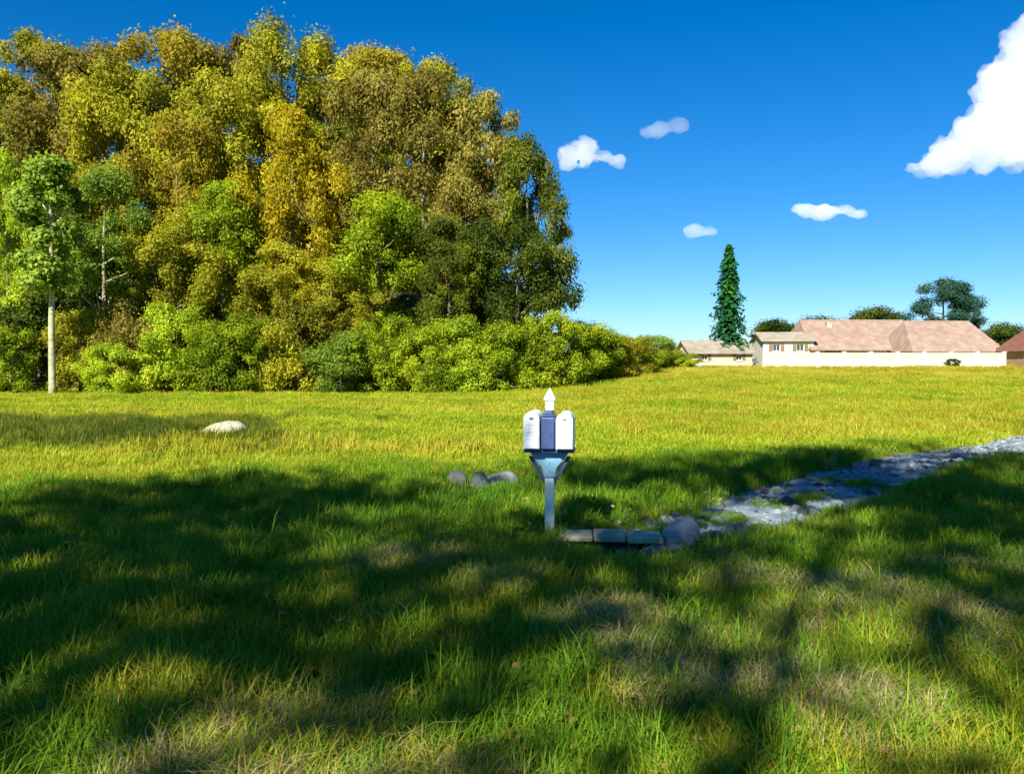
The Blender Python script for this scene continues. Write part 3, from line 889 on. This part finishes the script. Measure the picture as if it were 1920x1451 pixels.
stone(4.05, 12.05, .24, .18, .15, M_ROCK, 'grey stone on the far bank opposite the largest one', 1, 1.4)
stone(4.75, 12.55, .20, .17, .15, M_ROCKP, 'pale rounded stone on the far bank of the wash', 2, 2.4)
stone(4.95, 11.95, .24, .18, .14, M_ROCKD, 'dark stone lying in the middle of the wash', 3, .1)
stone(5.35, 12.4, .19, .15, .12, M_ROCK, 'grey stone on the near bank right of the dark one', 0, .7)
stone(7.0, 14.8, .24, .19, .14, M_ROCK, 'grey stone on the near bank of the upper wash', 1, 2.9)
stone(8.6, 16.1, .22, .2, .13, M_ROCKD, 'dark stone in the upper wash near the right edge', 2, 1.9)
stone(2.55, 10.05, .16, .12, .09, M_ROCKP, 'small pale stone at the narrow part of the wash', 3, .5)
stone(at(940, 12.2), 12.2, .28, .22, .26, M_ROCK, 'light grey stone in the grass left of the mailbox post', 1, .3, 'stones in the shaded grass')
stone(at(900, 11.9), 11.9, .17, .15, .22, M_ROCKD, 'dark stone touching the light grey one left of the mailbox post', 2, 1.3, 'stones in the shaded grass')
stone(at(856, 12.4), 12.4, .16, .14, .20, M_ROCKD, 'small dark stone furthest left of the mailbox post', 0, 2.3, 'stones in the shaded grass')
stone(at(422, 21.5), 21.5, .58, .40, .36, M_ROCKP, 'single pale limestone block in the sunny meadow on the left', 1, .25, None)

# slab over the dark overgrown mouth of the wash
sl = empty('stone_slab', (.98, 8.38, -.015), RAD(-4)); tag(sl, 'long pale stone slab bridging a dark hollow between mailbox post and upright stone', 'slab')
xx = [-.52, -.18, .14, .5]
for i in range(3):
    MB().box(xx[i]+.006, xx[i+1]-.006, -.17+.02*(i%2), .19, .03-.006*i, .085+.012*(i==1)).build('flagstone', M_ROCKP, sl, bevel=.015)
for q in (-.46, .44):
    MB().box(q-.07, q+.07, -.13, .15, -.35, .012).build('support_stone', M_ROCK, sl, bevel=.02)
MB().box(-.38, .36, .10, .14, -.35, .012).build('back_stone', M_ROCKD, sl, bevel=.01)

# ------------------------------------------------------------------ grass and weeds
def blade(mb, rng, x, y, h, w, lean, az, segs=3):
    dx, dy = math.cos(az), math.sin(az); px_, py_ = -dy, dx
    vs = []
    for i in range(segs):
        t = i/segs; o = lean*t*t; ww = w*(1-t*.7)
        vs += [(x+dx*o-px_*ww, y+dy*o-py_*ww, h*t), (x+dx*o+px_*ww, y+dy*o+py_*ww, h*t)]
    vs.append((x+dx*lean, y+dy*lean, h*(1-.25*min(1, lean/h))))
    fs = [[2*i, 2*i+1, 2*i+3, 2*i+2] for i in range(segs-1)] + [[2*segs-2, 2*segs-1, 2*segs]]
    mb.add(vs, fs)

def proto_collection(name, meshes):
    c = bpy.data.collections.new(name)          # never linked to the scene
    for me in meshes:
        c.objects.link(bpy.data.objects.new(name + '_tuft', me))
    return c

def tufts(name, mat, n, nb, h, spread, w, seed, lean=(.3, .9)):
    out = []
    for k in range(n):
        rng = random.Random(seed+k); mb = MB()
        for i in range(nb):
            a = rng.uniform(0, 2*PI); r = spread*math.sqrt(rng.random()); hh = h*rng.uniform(.45, 1.1)
            blade(mb, rng, r*math.cos(a), r*math.sin(a), hh, w*rng.uniform(.6, 1.2), hh*rng.uniform(*lean), rng.uniform(0, 2*PI))
        out.append(mb.mesh(name, mat))
    return proto_collection(name, out)

def weeds(name, mat, n, seed, size):
    """rosettes of broad leaves on short stalks"""
    out = []
    for k in range(n):
        rng = random.Random(seed+k); mb = MB()
        for i in range(rng.randint(7, 11)):
            a = rng.uniform(0, 2*PI); L = size*rng.uniform(.7, 1.25); W = L*rng.uniform(.26, .40)
            tilt = rng.uniform(.25, .95); st = size*rng.uniform(.25, .8)
            ca, sa = math.cos(a), math.sin(a)
            prof = [(0, .12), (.18, .75), (.42, 1.0), (.68, .78), (.88, .38)]
            vs = []
            for t, ww in prof:
                out_ = st*.45 + L*t*math.cos(tilt*(1-.9*t)); up = st*.8 + L*t*math.sin(tilt) - L*t*t*.55
                for s in (-1, 0, 1):
                    vs.append((ca*out_ - sa*W*ww*s, sa*out_ + ca*W*ww*s, up + abs(s)*W*.28*ww))
            tx = st*.45 + L*.97; vs.append((ca*tx, sa*tx, st*.8 + L*math.sin(tilt) - L*.6))
            fs = []
            for r_ in range(4):
                for s in (0, 1):
                    j = r_*3+s; fs.append([j, j+1, j+4, j+3])
            fs += [[12, 13, 15], [13, 14, 15]]
            mb.add(vs, fs)
            mb.tube([(0, 0, 0), (ca*st*.25, sa*st*.25, st*.55), (ca*st*.45, sa*st*.45, st*.8)], [.006, .005, .004], 4, False)
        out.append(mb.mesh(name, mat, True))
    return proto_collection(name, out)

def scatter(name, coll, P, S, label, nproto, seed, tiltmax=.15):
    """points with their own scale and turn, an instance of a tuft on each"""
    rng = np.random.default_rng(seed)
    me = bpy.data.meshes.new(name)
    me.vertices.add(len(P)); me.vertices.foreach_set('co', np.asarray(P, np.float32).ravel())
    a = me.attributes.new('sc', 'FLOAT', 'POINT'); a.data.foreach_set('value', np.asarray(S, np.float32))
    rot = np.stack([rng.uniform(-tiltmax, tiltmax, len(P)), rng.uniform(-tiltmax, tiltmax, len(P)), rng.uniform(0, 2*PI, len(P))], 1).astype(np.float32)
    b = me.attributes.new('rt', 'FLOAT_VECTOR', 'POINT'); b.data.foreach_set('vector', rot.ravel())
    c = me.attributes.new('ix', 'INT', 'POINT'); c.data.foreach_set('value', rng.integers(0, nproto, len(P)).astype(np.int32))
    me.update()
    o = link(name, me)
    ng = bpy.data.node_groups.new(name, 'GeometryNodeTree')
    ng.interface.new_socket('Geometry', in_out='INPUT', socket_type='NodeSocketGeometry')
    ng.interface.new_socket('Geometry', in_out='OUTPUT', socket_type='NodeSocketGeometry')
    N, L = ng.nodes, ng.links
    gi, go = N.new('NodeGroupInput'), N.new('NodeGroupOutput')
    ci = N.new('GeometryNodeCollectionInfo'); ci.inputs['Collection'].default_value = coll; ci.inputs['Separate Children'].default_value = True
    ip = N.new('GeometryNodeInstanceOnPoints'); ip.inputs['Pick Instance'].default_value = True
    def attr(nm, ty):
        q = N.new('GeometryNodeInputNamedAttribute'); q.data_type = ty; q.inputs['Name'].default_value = nm
        return next(s for s in q.outputs if s.enabled and s.name == 'Attribute')
    L.new(gi.outputs[0], ip.inputs['Points']); L.new(ci.outputs[0], ip.inputs['Instance'])
    L.new(attr('ix', 'INT'), ip.inputs['Instance Index']); L.new(attr('rt', 'FLOAT_VECTOR'), ip.inputs['Rotation'])
    L.new(attr('sc', 'FLOAT'), ip.inputs['Scale']); L.new(ip.outputs[0], go.inputs[0])
    md = o.modifiers.new('scatter', 'NODES'); md.node_group = ng
    tag(o, label, None, None, 'stuff')
    return o

def field(seed, n, y0, y1, side=4.0, power=1.0):
    """points over the ground in front of the viewer, thinner with distance"""
    rng = np.random.default_rng(seed)
    y = y0 + (y1-y0)*rng.uniform(size=n)**power
    hw = .66*y + side
    x = rng.uniform(-1, 1, n)*hw
    return x, y

def wet(x, y):
    d, w = brook_dist(x, y)
    bare = ((x-1.1)/.72)**2 + ((y-8.02)/.50)**2 < 1
    for sx_, sy_ in STONE_SPOTS: bare |= np.hypot(x-sx_, (y-sy_+.25)*.7) < .26
    return (d < w*1.02) | bare
STONE_SPOTS = [(at(940, 12.2), 12.2), (at(900, 11.9), 11.9), (at(856, 12.4), 12.4), (at(422, 21.5), 21.5)]
_sn = np.random.default_rng(3).uniform(0, 6.28, 12)
def patch(x, y, s, k):
    a = _sn[k]; b = _sn[k+1]
    return (np.sin(x*s+a)*np.cos(y*s*1.1+b) + .6*np.sin(x*s*2.3+y*s*1.7+b) + .4*np.cos(x*s*4.1-y*s*3.9+a))/2

M_GR = leaf('shade_grass_blade', (.065,.16,.008), (.125,.25,.011), (.21,.31,.018), .3, .8)  # green grass, its colour deepened partly to carry the foreground shade
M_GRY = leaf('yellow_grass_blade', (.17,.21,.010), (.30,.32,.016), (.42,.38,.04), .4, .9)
M_ST = leaf('dry_straw_blade', (.26,.20,.07), (.40,.32,.13), (.50,.44,.20), .2, 1.2)
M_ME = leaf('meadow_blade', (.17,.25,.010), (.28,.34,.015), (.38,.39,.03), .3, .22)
M_GO = leaf('golden_meadow_blade', (.22,.20,.012), (.32,.29,.02), (.42,.36,.045), .25, .3)
M_WD = leaf('weed_leaf', (.045,.12,.008), (.09,.18,.010), (.16,.24,.015), .3, 1.0, .4, .45)
M_WDY = leaf('yellowing_weed_leaf', (.11,.13,.010), (.20,.20,.015), (.30,.25,.04), .25, 1.0, .35, .5)

C_GR = tufts('green_tuft', M_GR, 6, 26, .17, .10, .0035, 500)
C_GL = tufts('long_green_tuft', M_GR, 4, 30, .32, .10, .0045, 520, (.5, 1.1))
C_GY = tufts('yellow_tuft', M_GRY, 5, 26, .20, .10, .004, 540)
C_ST = tufts('straw_tuft', M_ST, 4, 24, .20, .13, .003, 560, (.7, 1.5))
C_ME = tufts('meadow_tuft', M_ME, 5, 34, .20, .26, .011, 580)
C_GO = tufts('golden_tuft', M_GO, 4, 34, .34, .26, .011, 600, (.2, .6))
C_WD = weeds('broad_weed', M_WD, 6, 620, .085)
C_WY = weeds('yellow_weed', M_WDY, 4, 640, .085)

def sc(name, coll, x, y, s, label, nproto, seed, keep=None):
    m = ~wet(x, y)
    if keep is not None: m &= keep
    x, y, s = x[m], y[m], s[m]
    return scatter(name, coll, np.stack([x, y, ground(x, y)-.012], 1), s, label, nproto, seed)

rg = np.random.default_rng(71)
x, y = field(1, 30000, 2.2, 25, 3, 1.15)
EDGE = lambda x, y: y - .38*x + 0.7*patch(x, y, .9, 3)  # shadow edge put into grass colour: green tufts on shaded side, yellower beyond
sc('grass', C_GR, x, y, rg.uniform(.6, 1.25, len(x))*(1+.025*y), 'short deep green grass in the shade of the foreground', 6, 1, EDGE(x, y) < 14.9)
x, y = field(2, 3400, 2.4, 20, 3, 1.1)
sc('long_grass', C_GL, x, y, rg.uniform(.6, 1.2, len(x)), 'longer arching grass tufts in the shaded foreground', 4, 2, (patch(x, y, .9, 0) > .1) & (EDGE(x, y) < 15))
x, y = field(3, 16000, 2.4, 15, 3, 1.2)
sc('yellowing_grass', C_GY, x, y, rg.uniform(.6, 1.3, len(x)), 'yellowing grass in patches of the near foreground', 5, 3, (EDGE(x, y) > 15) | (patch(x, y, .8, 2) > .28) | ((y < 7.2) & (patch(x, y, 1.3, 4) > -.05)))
x, y = field(4, 9000, 2.6, 7.4, 2, 1.0)
sc('dry_grass', C_ST, x, y, rg.uniform(.6, 1.2, len(x)), 'dry straw-coloured grass at the very front', 4, 4, (patch(x, y, 1.1, 5) > .18) & (x > -1.6))
x, y = field(5, 2600, 2.6, 9.5, 3, .9)
sc('broadleaf_weeds', C_WD, x, y, rg.uniform(.5, 1.15, len(x)), 'broad-leaved green weeds covering the front ground', 6, 5, patch(x, y, 1.0, 7) > .05)
x, y = field(6, 1500, 2.6, 8.5, 3, .9)
sc('yellowing_weeds', C_WY, x, y, rg.uniform(.5, 1.1, len(x)), 'yellowing broad-leaved weeds among the grass in front', 4, 6, patch(x, y, .9, 9) > .25)
x, y = field(7, 60000, 9, 62, 6, 1.45)
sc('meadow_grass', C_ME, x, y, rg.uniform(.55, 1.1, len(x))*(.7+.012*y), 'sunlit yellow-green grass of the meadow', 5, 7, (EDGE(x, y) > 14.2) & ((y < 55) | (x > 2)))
x, y = field(8, 24000, 22, 98, 8, 1.0)
sc('golden_grass', C_GO, x, y, rg.uniform(.6, 1.1, len(x))*(.7+.006*y), 'taller golden grass on the rising meadow below the village', 4, 8, (x > 1.0) & (patch(x, y, .16, 1) > -.15))

# tufts coloured dark to imitate a shadow band across the left of the meadow
M_SB = leaf('shadow_band_blade', (.05,.075,.006), (.09,.12,.010), (.15,.17,.016), .25, .5)
C_SB = tufts('shadow_band_tuft', M_SB, 4, 36, .34, .22, .010, 700, (.1, .5))
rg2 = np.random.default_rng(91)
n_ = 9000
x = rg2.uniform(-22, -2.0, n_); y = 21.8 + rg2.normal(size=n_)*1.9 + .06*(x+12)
sc('shadow_band_tufts', C_SB, x, y, rg2.uniform(.6, 1.1, n_), 'band of grass tufts coloured dark as a painted shadow across the left of the sunny meadow', 4, 11,
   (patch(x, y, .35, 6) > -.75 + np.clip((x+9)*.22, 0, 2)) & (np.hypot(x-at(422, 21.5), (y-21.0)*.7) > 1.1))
# loose stones of the wash
def pebble_protos():
    out = []
    for k in range(5):
        me = ROCKS[k % 4].copy(); me.materials[0] = (M_ROCK, M_PEB, M_ROCKD, M_PEB, M_ROCK)[k]; out.append(me)
    return proto_collection('pebble', out)
px_, py_ = [], []
for i in range(9000):
    k = rg2.integers(0, len(_b)-1); t = rg2.uniform()
    if rg2.uniform() > np.hypot(*(_b[k+1]-_b[k]))/5.3: continue
    c = _b[k]*(1-t)+_b[k+1]*t; w = BROOK_W[k]*(1-t)+BROOK_W[k+1]*t
    o = rg2.normal(size=2)*w*.55; px_.append(c[0]+o[0]); py_.append(c[1]+o[1])
x = np.array(px_); y = np.array(py_)
scatter('pebbles', pebble_protos(), np.stack([x, y, np.maximum(ground(x, y), -.10)+.008], 1), rg2.gamma(1.6, .012, len(x))+.012,
        'loose pale pebbles strewn along the wash', 5, 12, .6)
x = np.concatenate([rg2.normal(size=500)*.25 + b[0] for b in _b[2:]]); y = np.concatenate([rg2.normal(size=500)*.4 + b[1] for b in _b[2:]])
m = patch(x, y, 1.7, 8) > .3
scatter('wash_grass', C_GR, np.stack([x, y, np.maximum(ground(x, y), -.10)-.01], 1)[m], rg2.uniform(.4, .9, len(x))[m],
        'grass tufts growing through the wash', 6, 13)

x, y = field(14, 5000, 16, 60, 4, 1.2)
sc('seed_grass', C_GO, x, y, rg2.uniform(.5, 1.15, len(x)), 'scattered taller seeding grass in the sunny meadow', 4, 14,
   (EDGE(x, y) > 16) & (patch(x, y, .22, 10) > .1) & ((y < 55) | (x > 2)))

# fallen leaves and a few bolder weeds in front
M_FL = leaf('fallen_leaf', (.12,.07,.02), (.24,.16,.05), (.38,.30,.10), .15, 1.5)
def fallen():
    out = []
    for k in range(4):
        r = np.random.default_rng(800+k)
        V, Fq = leaves_np(r, np.array([[0, 0, .02]]), np.array([[r.normal()*.25, r.normal()*.25, 1.0]]), .055, .25, 1.5)
        out.append(mesh_np('fallen_leaf', V, Fq, [M_FL]))
    return proto_collection('fallen_leaf', out)
x, y = field(15, 1500, 2.6, 12, 2, 1.0)
scatter('fallen_leaves', fallen(), np.stack([x, y, ground(x, y)+.05+.05*rg2.uniform(size=len(x))], 1), rg2.uniform(.5, 1.2, len(x)),
        'dry fallen leaves caught in the foreground grass', 4, 15, .7)
